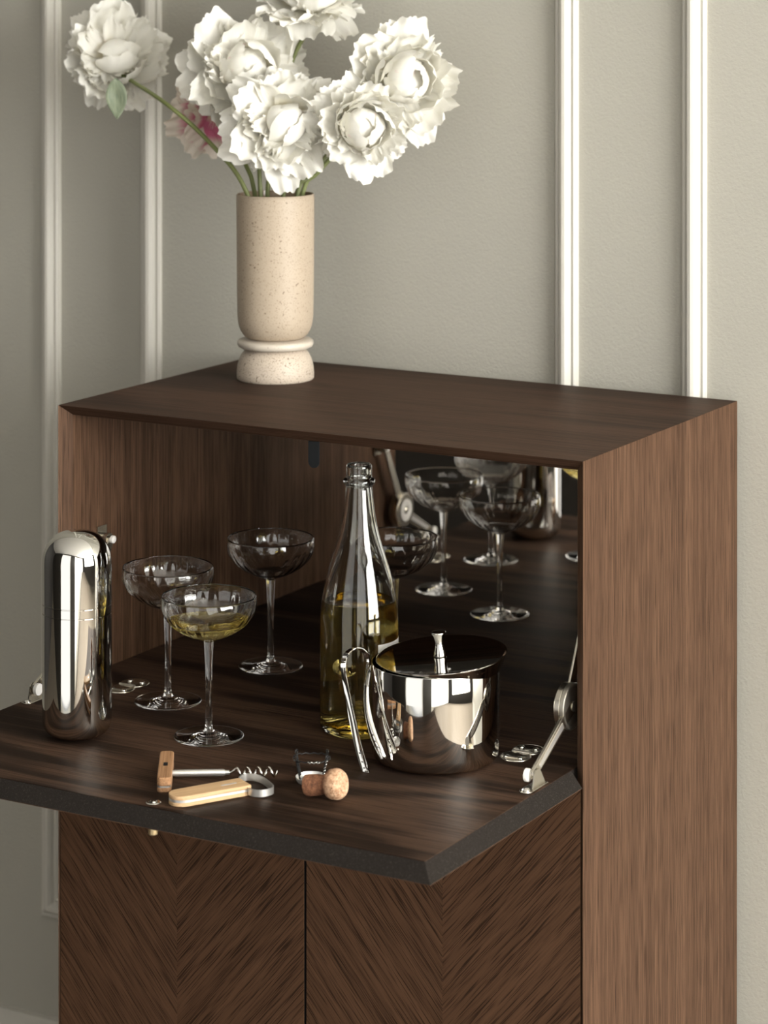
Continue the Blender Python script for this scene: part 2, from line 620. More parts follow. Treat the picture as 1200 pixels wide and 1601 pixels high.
def part(name, vf, mat, parent=None, smooth=False, label=None, auto=None):
    return mesh(name, vf[0], vf[1], mat, parent or cab, smooth, base, label, auto)


def side_panel(x0, x1):
    v = [(x0, 0, 0), (x0, D, 0), (x1, D, 0), (x1, T, 0), (x0, 0, Z0), (x0, D, Z0), (x1, D, Z0 - T), (x1, T, Z0 - T)]
    f = [(0, 1, 2, 3), (4, 5, 6, 7), (0, 1, 5, 4), (1, 2, 6, 5), (2, 3, 7, 6), (3, 0, 4, 7)]
    return bevel(part('side_panel', (v, f), M_side), 0.0006)


side_panel(0, T)
side_panel(W, W - T)
e = 0.0002
v = [(0, 0, Z0), (W, 0, Z0), (W, D, Z0), (0, D, Z0), (T, T, Z0 - T), (W - T, T, Z0 - T), (W - T, D, Z0 - T), (T, D, Z0 - T)]
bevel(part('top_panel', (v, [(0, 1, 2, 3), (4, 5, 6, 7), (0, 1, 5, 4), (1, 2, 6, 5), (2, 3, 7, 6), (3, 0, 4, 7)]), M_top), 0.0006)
part('shelf', box(T, W - T, 0.0208, YM, ZF - 0.016, ZF), M_floor_in)
part('mirror', box(T, W - T, YM, YM + 0.004, ZF, Z0 - T), M_mirror, label='silvered mirror lining the back of the open compartment')
part('back_panel', box(T, W - T, YM + 0.006, D - 0.004, 0.04, Z0 - T), M_under)
part('bottom_panel', box(T, W - T, 0.02, YM, 0.045, 0.06), M_under)
part('plinth', box(T, W - T, 0.03, 0.046, 0.0, 0.045), M_under)
part('strike_plate', sweep([(0.3275, 0.0135, Z0 - T - 0.0005), (0.3275, 0.0135, Z0 - 0.034)], [(-0.0009, -0.0066), (0.0009, -0.0066), (0.0009, 0.0066), (-0.0009, 0.0066)], up=(0, 1, 0)), M_black, label='black latch strike plate')
v, f = prism([(0.0066 * math.cos(a), 0.0066 * math.sin(a)) for a in [PI + PI * i / 10 for i in range(11)]], -0.0009, 0.0009)
sp = [o for o in cab.children if o.name.startswith('strike_plate')][0]
mesh('strike_tip', [(0.3275 + p[0], 0.0135 + p[2], Z0 - 0.034 + p[1]) for p in v], f, M_black, sp, off=base)

# lower doors: two chevron veneer leaves each
g = 0.0032
DZ0, DZ1 = 0.05, ZF - 0.0185
MID = W / 2 - 0.0005
for s in (0, 1):
    if s == 0: xs = [(g, 0.0012), (MID - 0.0016, 0.0012), (MID - 0.0016, 0.018), (T + g, 0.018), (T + g, T)]
    else: xs = [(MID + 0.0016, 0.0012), (W - g, 0.0012), (W - T - g, T), (W - T - g, 0.018), (MID + 0.0016, 0.018)]
    d_ = part('door', prism(xs, DZ0, DZ1), M_gap, label='lower door with chevron matched veneer')
    xa, xb = (g, MID - 0.0016) if s == 0 else (MID + 0.0016, W - g)
    xm = (0.1605, 0.4900)[s]
    for (p, q, mt) in ((xa, xm - 0.00012, M_leaf_a), (xm + 0.00012, xb, M_leaf_b)):
        part('veneer_leaf', box(p, q, 0.0004, 0.0014, DZ0, DZ1), mt, d_)

# drop front, open and level with the shelf
b_ = 0.0122
xa, xb, yf = 0.0126, W - 0.0126, -0.303
TH = 0.0158
top = [(xa, 0.0195, ZF - 0.0006), (xb, 0.0195, ZF - 0.0006), (xb, yf, ZF - 0.0006), (xa, yf, ZF - 0.0006)]
bot = [(xa, 0.0195, ZF - TH), (xb, 0.0195, ZF - TH), (xb, -0.001, ZF - TH), (xb + b_, -0.001, ZF - TH), (xb + b_, yf - b_, ZF - TH),
       (xa - b_, yf - b_, ZF - TH), (xa - b_, -0.001, ZF - TH), (xa, -0.001, ZF - TH)]
top2 = [(xb, -0.001, ZF - 0.0006), (xa, -0.001, ZF - 0.0006)]
V = top + bot + top2      # 0-3 top, 4-11 bottom, 12 = right notch top, 13 = left notch top
F = [(0, 1, 12, 2, 3, 13), (4, 5, 6, 7, 8, 9, 10, 11), (0, 1, 5, 4), (1, 12, 6, 5), (12, 7, 6), (12, 2, 8, 7), (2, 3, 9, 8), (3, 13, 10, 9), (13, 11, 10), (13, 0, 4, 11)]
flap = part('drop_front', (V, F), M_mdf, label='open drop front with bevelled black core edge')
part('inner_veneer', box(xa, xb, yf, 0.0195, ZF - 0.0006, ZF), M_floor_in, flap, label='dark oak veneer of the serving surface')
part('outer_veneer', box(xa - b_, xb + b_, yf - b_, -0.001, ZF - TH - 0.0006, ZF - TH), M_under, flap)
kx, ky = 0.332, -0.291
part('knob', shift(lathe([(0, -0.0138), (0.0042, -0.0138), (0.0049, -0.013), (0.0049, 0), (0, 0)], 24), (kx, ky, ZF - TH - 0.0007)), M_brass, flap, True, 'small pale brass knob', R(40))
part('screw_cap', shift(lathe([(0.0072, 0), (0.0074, 0.0005), (0.0066, 0.0012), (0.0046, 0.0012), (0.0042, 0.0007), (0.0036, 0.0007), (0.003, 0.0018), (0, 0.0020)], 28), (kx, ky, ZF)), M_steel, flap, True, 'shiny steel screw head', R(40))

# round flap hinges let into the joint
def ring_plate(cx, cy, r):
    vf = lathe([(0, 0.0005), (r * 0.80, 0.0005), (r * 0.86, 0.0012), (r * 0.95, 0.0012), (r, 0.0004), (r, 0.0)], 32)
    return shift(vf, (cx, cy, ZF))


for hx in (0.0775, 0.569):
    hg = part('hinge', ring_plate(hx, 0.0105, 0.0165), M_nickel, None, True, 'round nickel flap hinge', R(50))
    part('hinge_cup', ring_plate(hx + 0.001, 0.0375, 0.0165), M_nickel, hg, True, None, R(50))
    part('hinge_pin', tube([(hx - 0.010, 0.0105 + 0.0135, ZF + 0.0012), (hx + 0.010, 0.0105 + 0.0135, ZF + 0.0012)], 0.0018, 10), M_nickel_d, hg, True, None, R(50))
    for (sx, sy) in ((-0.008, 0.006), (0.008, 0.006), (-0.008, 0.041), (0.008, 0.041)):
        part('screw', shift(lathe([(0.0031, 0.0), (0.0031, 0.0008), (0.0022, 0.0016), (0, 0.0018)], 16), (hx + sx, sy, ZF + 0.0006)), M_steel, hg, True, None, R(50))
    part('hinge_link', box(hx - 0.009, hx + 0.009, 0.0035, 0.0065, ZF + 0.0005, ZF + 0.0014), M_nickel_d, hg)


# two-arm flap stays
def flat_bar(p, q, wd, th, x, taper=1.0):
    """bar in the plane x = const from (y, z) p to q"""
    p = Vector((0, *p)); q = Vector((0, *q)); d = (q - p).normalized(); nn = Vector((0, -d.z, d.y))
    a, b = wd / 2, wd / 2 * taper
    poly = [p - nn * a, q - nn * b, q + d * b * 0.6 - nn * b * 0.5, q + d * b * 0.6 + nn * b * 0.5, q + nn * b, p + nn * a]
    m_ = len(poly)
    V = [(x - th / 2, r_.y, r_.z) for r_ in poly] + [(x + th / 2, r_.y, r_.z) for r_ in poly]
    return V, [tuple(range(m_)), tuple(range(2 * m_ - 1, m_ - 1, -1))] + [(i, (i + 1) % m_, m_ + (i + 1) % m_, m_ + i) for i in range(m_)]


def disc_x(prof, x, y, z, sgn):
    v, f = lathe(prof, 36)
    return [(x + sgn * p[2], y + p[0], z + p[1]) for p in v], f


def stay(xw, sgn):
    """xw: side wall; sgn = +1 grows into the compartment from the left wall, -1 from the right"""
    X = lambda d: xw + sgn * d
    mount, disc, foot = (0.064, Z0 - 0.160), (0.018, Z0 - 0.252), (-0.070, Z0 - 0.2975)
    lo = part('support_stay', flat_bar(disc, foot, 0.0150, 0.0038, X(0.0085), 0.66), M_nickel, label='hinged nickel flap stay')
    bevel(lo, 0.0008)
    up = part('upper_arm', flat_bar(disc, mount, 0.0135, 0.0030, X(0.0140), 0.75), M_nickel, lo)
    bevel(up, 0.0008)
    # recessed rib of the lower arm, both faces
    dv = Vector((0, foot[0] - disc[0], foot[1] - disc[1]))
    p0 = (disc[0] + dv.y * 0.28, disc[1] + dv.z * 0.28); p1 = (disc[0] + dv.y * 0.86, disc[1] + dv.z * 0.86)
    part('arm_rib', flat_bar(p0, p1, 0.0066, 0.0050, X(0.0085), 0.7), M_brushed, lo)
    bevel(part('pivot_housing', disc_x([(0, 0.0), (0.0222, 0.0), (0.0230, 0.0008), (0.0230, 0.0060), (0.0220, 0.0070), (0.0, 0.0070)], X(0.0118), disc[0], disc[1], sgn), M_nickel, lo, True, None, R(30)), 0.0003)
    part('pivot_back', disc_x([(0, 0.0), (0.0050, 0.0), (0.0050, 0.0012), (0.0195, 0.0012), (0.0205, 0.0006), (0.0230, 0.0008), (0.0235, 0.0016), (0.0235, 0.0055), (0, 0.0055)], X(0.0058), disc[0], disc[1], sgn), M_nickel_d, lo, True, None, R(30))
    part('pivot_washer', disc_x([(0.0055, 0.0), (0.0145, 0.0), (0.0150, 0.0012), (0.0120, 0.0026), (0.0075, 0.0026), (0.0055, 0.0012)], X(0.0190), disc[0], disc[1], sgn), M_white_pl if sgn > 0 else M_nickel_d, lo, True, None, R(45))
    part('pivot_screw', disc_x([(0, 0), (0.0048, 0), (0.0048, 0.0012), (0.0036, 0.0022), (0, 0.0022)], X(0.0191), disc[0], disc[1], sgn), M_nickel, lo, True, None, R(40))
    # wall mount
    mt_ = part('wall_mount', join(box(min(X(0), X(0.0022)), max(X(0), X(0.0022)), mount[0] - 0.009, mount[0] + 0.009, mount[1] - 0.011, mount[1] + 0.014),
              disc_x([(0, 0), (0.0068, 0), (0.0068, 0.0105), (0, 0.0105)], X(0.0020), mount[0], mount[1], sgn)), M_nickel, lo)
    part('mount_clip', disc_x([(0, 0), (0.0042, 0), (0.0042, 0.0028), (0.0030, 0.0036), (0, 0.0036)], X(0.0158), mount[0], mount[1], sgn), M_white_pl, lo, True, None, R(40))
    # flap bracket
    fy = foot[0]
    bx0 = X(0.0052)
    pl = [(fy - 0.007, ZF + 0.0012), (fy + 0.020, ZF + 0.0012), (fy + 0.010, ZF + 0.0150), (fy + 0.006, ZF + 0.0185), (fy - 0.001, ZF + 0.0185), (fy - 0.004, ZF + 0.0150)]
    m_ = len(pl)
    pv = [(bx0 - 0.0007, *q) for q in pl] + [(bx0 + 0.0007, *q) for q in pl]
    pf = [tuple(range(m_)), tuple(range(2 * m_ - 1, m_ - 1, -1))] + [(i, (i + 1) % m_, m_ + (i + 1) % m_, m_ + i) for i in range(m_)]
    br = part('flap_bracket', (pv, pf), M_nickel, lo)
    xc_ = X(0.0090)
    foot_poly = [(xc_ + 0.0068 * math.cos(a), fy - 0.0135 + 0.0068 * math.sin(a)) for a in [PI + PI * i / 10 for i in range(11)]] + [(xc_ + 0.0068, fy + 0.022), (xc_ - 0.0068, fy + 0.022)]
    bevel(part('bracket_foot', prism(foot_poly, ZF, ZF + 0.0014), M_nickel, lo), 0.0004)
    part('bracket_screw', shift(lathe([(0.0042, 0), (0.0042, 0.0010), (0.003, 0.0022), (0, 0.0024)], 20), (X(0.0090), fy - 0.0135, ZF + 0.0013)), M_steel, lo, True, None, R(40))
    part('nylon_bush', disc_x([(0, -0.0045), (0.0058, -0.0045), (0.0064, -0.0035), (0.0064, 0.0), (0, 0.0)], X(0.0156), foot[0] - 0.001, foot[1] - 0.0005, sgn), M_white_pl, lo, True, None, R(40))


stay(T + 0.0005, 1)
stay(W - T - 0.0005, -1)

# ------------------------------------------------------------------ vase
VX, VY = 0.1160, 0.2725
vase = empty('vase', (VX, VY, Z0), 'tall speckled sand coloured stoneware vase with a domed foot and ring collar', 'vase')
mesh('foot', *lathe([(0, 0.0), (0.0445, 0.0), (0.0458, 0.0015), (0.0460, 0.008), (0.0452, 0.016), (0.0430, 0.024), (0.0395, 0.031), (0.0350, 0.0355), (0.030, 0.0375), (0, 0.0375)], 72), M_stone_b, vase, True, auto=R(50))
mesh('collar', *lathe([(0, 0.0378), (0.0415, 0.0378), (0.0440, 0.0392), (0.0452, 0.0420), (0.0450, 0.0448), (0.0435, 0.0466), (0.0380, 0.0474), (0.0345, 0.0482), (0, 0.0482)], 72), M_stone_c, vase, True)
prof = [(0, 0.0485), (0.0310, 0.0485), (0.0345, 0.0500), (0.0385, 0.0535), (0.0418, 0.0590), (0.0440, 0.0660), (0.0450, 0.0750), (0.0454, 0.090), (0.0458, 0.130),
        (0.0461, 0.180), (0.0463, 0.2150), (0.0460, 0.2190), (0.0450, 0.2200), (0.0440, 0.2192)]
body = mesh('body', *lathe(prof, 80), M_stone, vase, True, auto=R(60))
mesh('glazed_lining', *lathe([(0.0440, 0.2192), (0.0434, 0.2150), (0.0430, 0.150), (0.0425, 0.110), (0, 0.108)], 72), M_glaze, vase, True)


# ------------------------------------------------------------------ peonies
CR, CV = Vector((0.8673, 0.4978, 0)), Vector((0.4978, -0.8673, 0))   # right of, and towards, the viewer's side of the room
UP = Vector((0, 0, 1))


def petal_mesh(name, L, Wd, a0, a1, rc, ruf, seed, mat, r0=0.003, notch=0.10, power=1.0, nu=29, nv=12):
    rnd = random.Random(seed)
    ph = [rnd.uniform(0, 6.28) for _ in range(6)]
    lean = rnd.uniform(-0.10, 0.10)
    me = bpy.data.meshes.new(name)
    cl = [(r0, 0.0)]
    steps = 48
    for i in range(steps):
        a = a0 + (a1 - a0) * ((i + 0.5) / steps) ** power
        cl.append((cl[-1][0] + math.sin(a) * L / steps, cl[-1][1] + math.cos(a) * L / steps))
    V, UVs = [], []
    for j in range(nv):
        v = j / (nv - 1)
        for i in range(nu):
            u = -1 + 2 * i / (nu - 1)
            edge = 1 - 0.20 * abs(u) ** 2.6 + notch * (0.50 * math.sin(3.3 * u + ph[0]) + 0.26 * math.sin(7.9 * u + ph[1]) + 0.16 * math.sin(25.0 * u + ph[4]) * (0.4 + 0.6 * abs(math.sin(2.1 * u + ph[2]))))
            ve = max(0.0, min(1.06, v * edge))
            q = min(1.0, ve) * steps
            k0 = min(int(q), steps - 1); fr = q - k0
            rad = cl[k0][0] + (cl[k0 + 1][0] - cl[k0][0]) * fr
            ax = cl[k0][1] + (cl[k0 + 1][1] - cl[k0][1]) * fr
            a = a0 + (a1 - a0) * min(1.0, ve) ** power
            if ve > 1:
                rad += math.sin(a) * (ve - 1) * L; ax += math.cos(a) * (ve - 1) * L
            w_ = Wd * (0.20 + 0.80 * math.sin(min(1.0, (0.08 + 0.80 * v ** 0.80)) * PI * 0.56)) * (1 - 0.16 * v ** 5)
            s = u * w_
            rcv = rc
            lat = rcv * math.sin(s / rcv); inn = rcv * (1 - math.cos(s / rcv))
            r_ = ruf * v ** 1.6 * (0.6 * math.sin(3.4 * u + ph[2]) + 0.45 * math.sin(7.7 * u + ph[3] + 2 * v) * abs(u) ** 0.5 + 0.35 * math.sin(13 * u + ph[5]) * v ** 3)
            r_ += ruf * 0.5 * math.sin(5 * v + ph[1]) * (1 - abs(u) * 0.5)
            d = inn + r_
            # inward normal of the centre line
            nr, na = -math.cos(a), math.sin(a)
            V.append((rad + nr * d, lat + lean * L * v * v, ax + na * d))
            UVs.append(((u + 1) / 2, v))
    F = []
    for j in range(nv - 1):
        for i in range(nu - 1):
            F.append((j * nu + i, j * nu + i + 1, (j + 1) * nu + i + 1, (j + 1) * nu + i))
    me.from_pydata(V, [], F)
    uvl = me.uv_layers.new(name='UVMap')
    for lp in me.loops: uvl.data[lp.index].uv = UVs[lp.vertex_index]
    me.polygons.foreach_set('use_smooth', [True] * len(F))
    me.materials.append(mat)
    return me


# layer: length, half width, start and end angle from the flower's axis, cup radius, ruffle, notch
LAYERS = {
    'bud':   (0.066, 0.030, 80, -116, 0.0235, 0.0004, 0.02),
    'heart': (0.070, 0.031, 84, -74, 0.028, 0.0020, 0.08),
    'inner': (0.070, 0.033, 88, -30, 0.034, 0.0036, 0.12),
    'mid':   (0.069, 0.033, 92, 14, 0.044, 0.0056, 0.15),
    'wide':  (0.068, 0.032, 93, 54, 0.056, 0.0064, 0.16),
    'guard': (0.066, 0.031, 96, 92, 0.075, 0.0062, 0.15),
    'skirt': (0.058, 0.024, 104, 138, 0.055, 0.0050, 0.16),
    'strap': (0.062, 0.0085, 90, 46, 0.012, 0.0050, 0.24),
    'frill': (0.058, 0.0150, 88, 20, 0.020, 0.0062, 0.22),
}
PET = {}


def get_petals(layer, mat):
    key = (layer, mat.name)
    if key not in PET:
        L, Wd, a0, a1, rc, ruf, nt_ = LAYERS[layer]
        PET[key] = [petal_mesh('petal_' + layer, L, Wd, R(a0), R(a1), rc, ruf, 11 * i + sum(map(ord, layer)), mat, notch=nt_, nu=9 if layer == 'strap' else 17 if layer == 'frill' else 29) for i in range(6)]
    return PET[key]


def peony(loc, face, scale, seed, label, counts, stem, stem_r=0.0026, mats=(M_petal, M_petal_bud), leaf=None, depth=0.0):
    """face: (right, up, towards viewer) direction the bloom opens to"""
    rnd = random.Random(seed)
    ax = (CR * face[0] + UP * face[1] + CV * face[2]).normalized()
    foot = Vector(stem[0])
    t = empty('peony', foot, label, 'flower', 'cut peonies in the stoneware vase')
    q = Vector((0, 0, 1)).rotation_difference(ax)
    c = Vector(loc) + CV * depth - ax * 0.026 * scale           # receptacle
    for layer, n_ in counts.items():
        ms = get_petals(layer, mats[1] if layer in ('bud', 'heart') else mats[0])
        ph = rnd.uniform(0, 6.28)
        for i in range(n_):
            o = bpy.data.objects.new('petal', rnd.choice(ms))
            link(o, t)
            ang = ph + 2 * PI * i / n_ + rnd.uniform(-0.22, 0.22)
            if layer in ('strap', 'frill'): ang = rnd.uniform(0, 2 * PI)
            tilt = {'bud': rnd.uniform(-0.03, 0.03), 'heart': rnd.uniform(-0.1, 0.1)}.get(layer, rnd.uniform(-0.26, 0.22))
            if layer in ('strap', 'frill'): tilt = rnd.uniform(-0.40, 0.55)
            s = scale * (rnd.uniform(0.78, 1.16) if layer in ('guard', 'wide', 'skirt') else rnd.uniform(0.88, 1.08))
            M = Matrix.Translation(c - foot) @ q.to_matrix().to_4x4() @ Matrix.Rotation(ang, 4, 'Z') @ Matrix.Rotation(tilt, 4, 'Y') @ Matrix.Rotation(rnd.uniform(-0.12, 0.12) * (0.2 if layer == 'bud' else 1), 4, 'X')
            o.matrix_local = M @ Matrix.Diagonal((s, s * rnd.uniform(0.92, 1.12), s * rnd.uniform(0.92, 1.06), 1))
    end = c - ax * 0.004 * scale
    pts = smooth_path([Vector(p) for p in stem] + [end - ax * 0.022 * scale, end], 7)
    v, f = tube(pts, stem_r, 10, scale=lambda u: 1.08 - 0.16 * u + 0.35 * max(0, u - 0.93) / 0.07)
    mesh('stem', v, f, M_stem if seed % 2 else M_stem_d, t, True, off=foot)
    # green sepals under the bloom
    for i in range(3):
        a = 2 * PI * i / 3 + seed
        d = q @ Vector((math.cos(a), math.sin(a), 0))
        p0 = end - ax * 0.002; 
        pts_ = [p0, p0 + d * 0.008 * scale - ax * 0.001, p0 + d * 0.015 * scale + ax * 0.003 * scale]
        v, f = sweep(smooth_path(pts_, 4), [(0.0005, -0.005), (0.0005, 0.005), (-0.0005, 0.005), (-0.0005, -0.005)], up=ax, scale=lambda u: math.sin(PI * (0.25 + 0.72 * u)))
        mesh('sepal', v, f, M_stem_d, t, True, off=foot)
    if leaf:
        make_leaf(t, foot, *leaf)
    return t


def make_leaf(t, foot, p, q, wd, nrm, mat):
    p, q = Vector(p), Vector(q)
    d = q - p; nrm = Vector(nrm).normalized(); side = d.cross(nrm).normalized(); nn = side.cross(d).normalized()
    nv, nu = 14, 9
    V, UVs, F = [], [], []
    for j in range(nv):
        v = j / (nv - 1)
        hw = wd * (math.sin(PI * min(1, v ** 0.85)) ** 0.85) + 0.0004
        for i in range(nu):
            u = -1 + 2 * i / (nu - 1)
            pt = p + d * v + side * (u * hw) + nn * (abs(u) * hw * 0.28 - 0.006 * math.sin(PI * v) + 0.0008 * math.sin(9 * v + 3 * u))
            V.append(pt - foot); UVs.append(((u + 1) / 2, v))
    for j in range(nv - 1):
        for i in range(nu - 1):
            F.append((j * nu + i, j * nu + i + 1, (j + 1) * nu + i + 1, (j + 1) * nu + i))
    me = bpy.data.meshes.new('leaf')
    me.from_pydata([tuple(x) for x in V], [], F)
    uvl = me.uv_layers.new(name='UVMap')
    for lp in me.loops: uvl.data[lp.index].uv = UVs[lp.vertex_index]
    me.polygons.foreach_set('use_smooth', [True] * len(F))
    me.materials.append(mat)
    o = bpy.data.objects.new('leaf', me); link(o, t)
    m_ = o.modifiers.new('thickness', 'SOLIDIFY'); m_.thickness = 0.0005
    o['label'] = 'pointed green leaf under the bloom'


FULL = {'bud': 4, 'heart': 3, 'inner': 4, 'mid': 6, 'wide': 8, 'guard': 9, 'skirt': 6, 'strap': 8, 'frill': 12}
LOOSE = {'bud': 4, 'heart': 1, 'inner': 1, 'mid': 5, 'wide': 8, 'guard': 10, 'skirt': 6, 'strap': 12, 'frill': 20}
BALL = {'bud': 4, 'heart': 5, 'inner': 7, 'mid': 7, 'wide': 6, 'guard': 6, 'skirt': 6, 'strap': 8, 'frill': 6}
ZB = Z0 + 0.112


def VS(dx, dy, z): return (VX + CR.x * dx + CV.x * dy, VY + CR.y * dx + CV.y * dy, Z0 + z)


peony((-0.1101, 0.270, Z0 + 0.383), (0.30, 0.38, 0.86), 0.98, 1, 'white peony leaning far out to the left on a long bent stem', LOOSE,
      [VS(-0.006, 0.0, 0.114), VS(-0.034, 0.004, 0.222), VS(-0.075, 0.004, 0.278), VS(-0.130, 0.0, 0.327)],
      leaf=((-0.0840, 0.2270, Z0 + 0.3540), (-0.0780, 0.2230, Z0 + 0.3050), 0.0125, (0.45, -0.9, 0.15), M_leaf))
peony((0.1000, 0.240, Z0 + 0.3732), (0.22, 0.42, 0.88), 1.08, 2, 'large white peony left of centre facing forward and up', FULL,
      [VS(-0.012, -0.006, 0.114), VS(-0.018, -0.004, 0.222), VS(-0.020, 0.002, 0.26), VS(-0.026, 0.012, 0.315)],
      leaf=((0.1105, 0.226, Z0 + 0.353), (0.1265, 0.2185, Z0 + 0.3365), 0.006, (0.5, -0.85, 0.2), M_leaf_d))
peony((0.1530, 0.292, Z0 + 0.466), (0.02, 0.93, 0.36), 0.92, 3, 'topmost white peony cut off by the upper edge of the picture', FULL,
      [VS(-0.004, -0.012, 0.114), VS(-0.010, -0.016, 0.222), VS(0.006, -0.020, 0.300), VS(0.018, -0.020, 0.372)], depth=-0.018)
peony((0.1651, 0.215, Z0 + 0.3115), (0.10, 0.12, 0.98), 0.99, 4, 'lowest front white peony with a round closed heart above the vase', LOOSE,
      [VS(0.006, 0.004, 0.114), VS(0.010, 0.008, 0.222), VS(0.010, 0.014, 0.240), VS(0.011, 0.020, 0.262)], depth=0.014)
peony((-0.008, 0.315, Z0 + 0.316), (-0.55, 0.25, -0.80), 0.80, 5, 'small peony turned away at the back with pink streaked petals', {'heart': 5, 'inner': 6, 'mid': 7, 'wide': 7, 'guard': 7, 'skirt': 5},
      [VS(-0.010, -0.012, 0.114), VS(-0.026, -0.016, 0.222), VS(-0.036, -0.022, 0.252)], mats=(M_petal_pink, M_petal_pink))
peony((0.2520, 0.250, Z0 + 0.3070), (0.24, -0.06, 0.97), 0.86, 6, 'closed ball shaped white peony at the lower right of the bunch', BALL,
      [VS(0.012, 0.006, 0.114), VS(0.027, 0.010, 0.222), VS(0.040, 0.008, 0.240), VS(0.072, -0.004, 0.278)], depth=0.016)
peony((0.2984, 0.270, Z0 + 0.359), (0.28, 0.16, 0.94), 1.0, 7, 'white peony furthest to the right and high in the bunch', BALL,
      [VS(0.014, -0.006, 0.114), VS(0.033, -0.008, 0.222), VS(0.052, -0.010, 0.246), VS(0.110, -0.018, 0.310)], depth=-0.018)

# ------------------------------------------------------------------ coupe glasses
FL = 24


def flute(amp):
    def m_(r, z, a):
        k_ = max(0.0, min(1.0, (z - 0.1035) / 0.010)) * max(0.0, min(1.0, (0.1455 - z) / 0.018))
        return r * (1 + amp * k_ * math.cos(FL * a))
    return m_


outer = [(0.0, 0.1000), (0.0052, 0.1001), (0.0085, 0.1018), (0.0150, 0.1042), (0.0235, 0.1076), (0.0320, 0.1124), (0.0395, 0.1182), (0.0450, 0.1246), (0.0485, 0.1312), (0.0500, 0.1375), (0.0501, 0.1430), (0.0495, 0.1476)]
inner = [(0.0490, 0.1481), (0.0484, 0.1476), (0.0490, 0.1430), (0.0489, 0.1375), (0.0473, 0.1316), (0.0438, 0.1254), (0.0384, 0.1194), (0.0310, 0.1139), (0.0226, 0.1092), (0.0130, 0.1060), (0.0, 0.1048)]


def dense(pr, n_=3):
    P_ = smooth_path([(a, b, 0) for a, b in pr], n_)
    return [(max(0.0, p.x), p.y) for p in P_]


do, di = dense(outer), dense(inner)
do[0] = (0, do[0][1]); di[-1] = (0, di[-1][1])
BOWL = lathe(do + di, FL * 6, flute(0.010))
STEM = lathe([(0, 0.0065), (0.0062, 0.0065), (0.0046, 0.0085), (0.0037, 0.0125), (0.0034, 0.025), (0.0033, 0.050), (0.0036, 0.072), (0.0042, 0.085), (0.0047, 0.094), (0.0051, 0.0999), (0, 0.0999)], 32)
FOOT = lathe([(0, 0.0004), (0.0345, 0.0), (0.0362, 0.0005), (0.0366, 0.0012), (0.0360, 0.0020), (0.0330, 0.0023), (0.0220, 0.0028), (0.0150, 0.0036), (0.0105, 0.0048), (0.0066, 0.0064), (0, 0.0064)], 72)
coupe_me = {}


def coupe(x, y, rot, label, wine=None):
    t = empty('coupe_glass', (x, y, ZF), label, 'glass', 'ribbed stemmed coupe glasses', rot)
    for nm, vf in (('bowl', BOWL), ('stem', STEM), ('foot', FOOT)):
        if nm not in coupe_me:
            o = mesh(nm, *vf, M_glass, t, True, auto=R(55) if nm != 'bowl' else None)
            coupe_me[nm] = o.data
        else:
            link(bpy.data.objects.new(nm, coupe_me[nm]), t)
    if wine:
        pr = [(0, 0.1046)] + [(r * 1.004 + 0.0002, z - 0.0002) for r, z in reversed(di) if 0.1050 < z < wine] + [(0.0, 0)]
        # rim of the wine where the level meets the glass
        hi = [p for p in reversed(di) if p[1] >= wine][0]; lo = [p for p in reversed(di) if p[1] < wine][-1]
        fr = (wine - lo[1]) / (hi[1] - lo[1]); rr = lo[0] + (hi[0] - lo[0]) * fr
        pr = pr[:-1] + [(rr + 0.0003, wine), (rr * 0.9, wine - 0.0003), (0, wine - 0.0003)]
        mesh('wine', *lathe(pr, FL * 6, flute(0.010)), M_wine, t, True, auto=R(40), label='pale yellow wine in the bowl')
    return t


coupe(0.261, -0.088, 0.1, 'ribbed coupe glass holding pale wine, nearest the open edge', 0.1215)
coupe(0.151, -0.003, 0.4, 'empty ribbed coupe glass directly behind the filled one, beside the shaker')
coupe(0.1735, 0.171, 0.9, 'empty ribbed coupe glass standing deep in the cabinet, left of the bottle')
coupe(0.2935, 0.247, 1.3, 'empty ribbed coupe glass half hidden behind the wine bottle')

# ------------------------------------------------------------------ wine bottle
bt = empty('wine_bottle', (0.384, 0.012, ZF), 'clear open bottle of pale yellow wine standing behind the ice bucket', 'bottle')
bo = [(0, 0.010), (0.012, 0.0085), (0.022, 0.0045), (0.030, 0.0006), (0.0345, 0.0), (0.0385, 0.0018), (0.0406, 0.0060), (0.0412, 0.013), (0.0412, 0.060), (0.0412, 0.1150), (0.0402, 0.1300), (0.0380, 0.1450), (0.0345, 0.1610),
      (0.0300, 0.1770), (0.0255, 0.1910), (0.0218, 0.2040), (0.0190, 0.2170), (0.0168, 0.2290), (0.0152, 0.2420), (0.0143, 0.2520), (0.0141, 0.2575), (0.0160, 0.2590), (0.0170, 0.2618), (0.0164, 0.2645), (0.0141, 0.2660), (0.0134, 0.2690),
      (0.0136, 0.2750), (0.0134, 0.2785), (0.0124, 0.2800)]
bi = [(0.0108, 0.2795), (0.0100, 0.2760), (0.0100, 0.2580), (0.0108, 0.2500), (0.0126, 0.2330), (0.0152, 0.2165), (0.0186, 0.2025), (0.0226, 0.1895), (0.0272, 0.1755), (0.0318, 0.1595), (0.0352, 0.1440), (0.0376, 0.1285), (0.0384, 0.1150),
      (0.0384, 0.060), (0.0384, 0.016), (0.0370, 0.0105), (0.0330, 0.0090), (0.0230, 0.0120), (0.0120, 0.0155), (0, 0.0165)]
bod, bid = dense(bo, 3), dense(bi, 3)
bod[0] = (0, bod[0][1]); bid[-1] = (0, bid[-1][1])
mesh('glass_body', *lathe(bod + bid, 96), M_bottle, bt, True)
LV = 0.1370
lq = [(0, 0.0163)] + [(r + 0.0004, z - 0.0002) for r, z in reversed(bid) if z < LV - 0.001 and r > 0.001]
rr = 0.0365
lq += [(rr + 0.0004, LV + 0.0006), (rr - 0.0012, LV), (0, LV)]
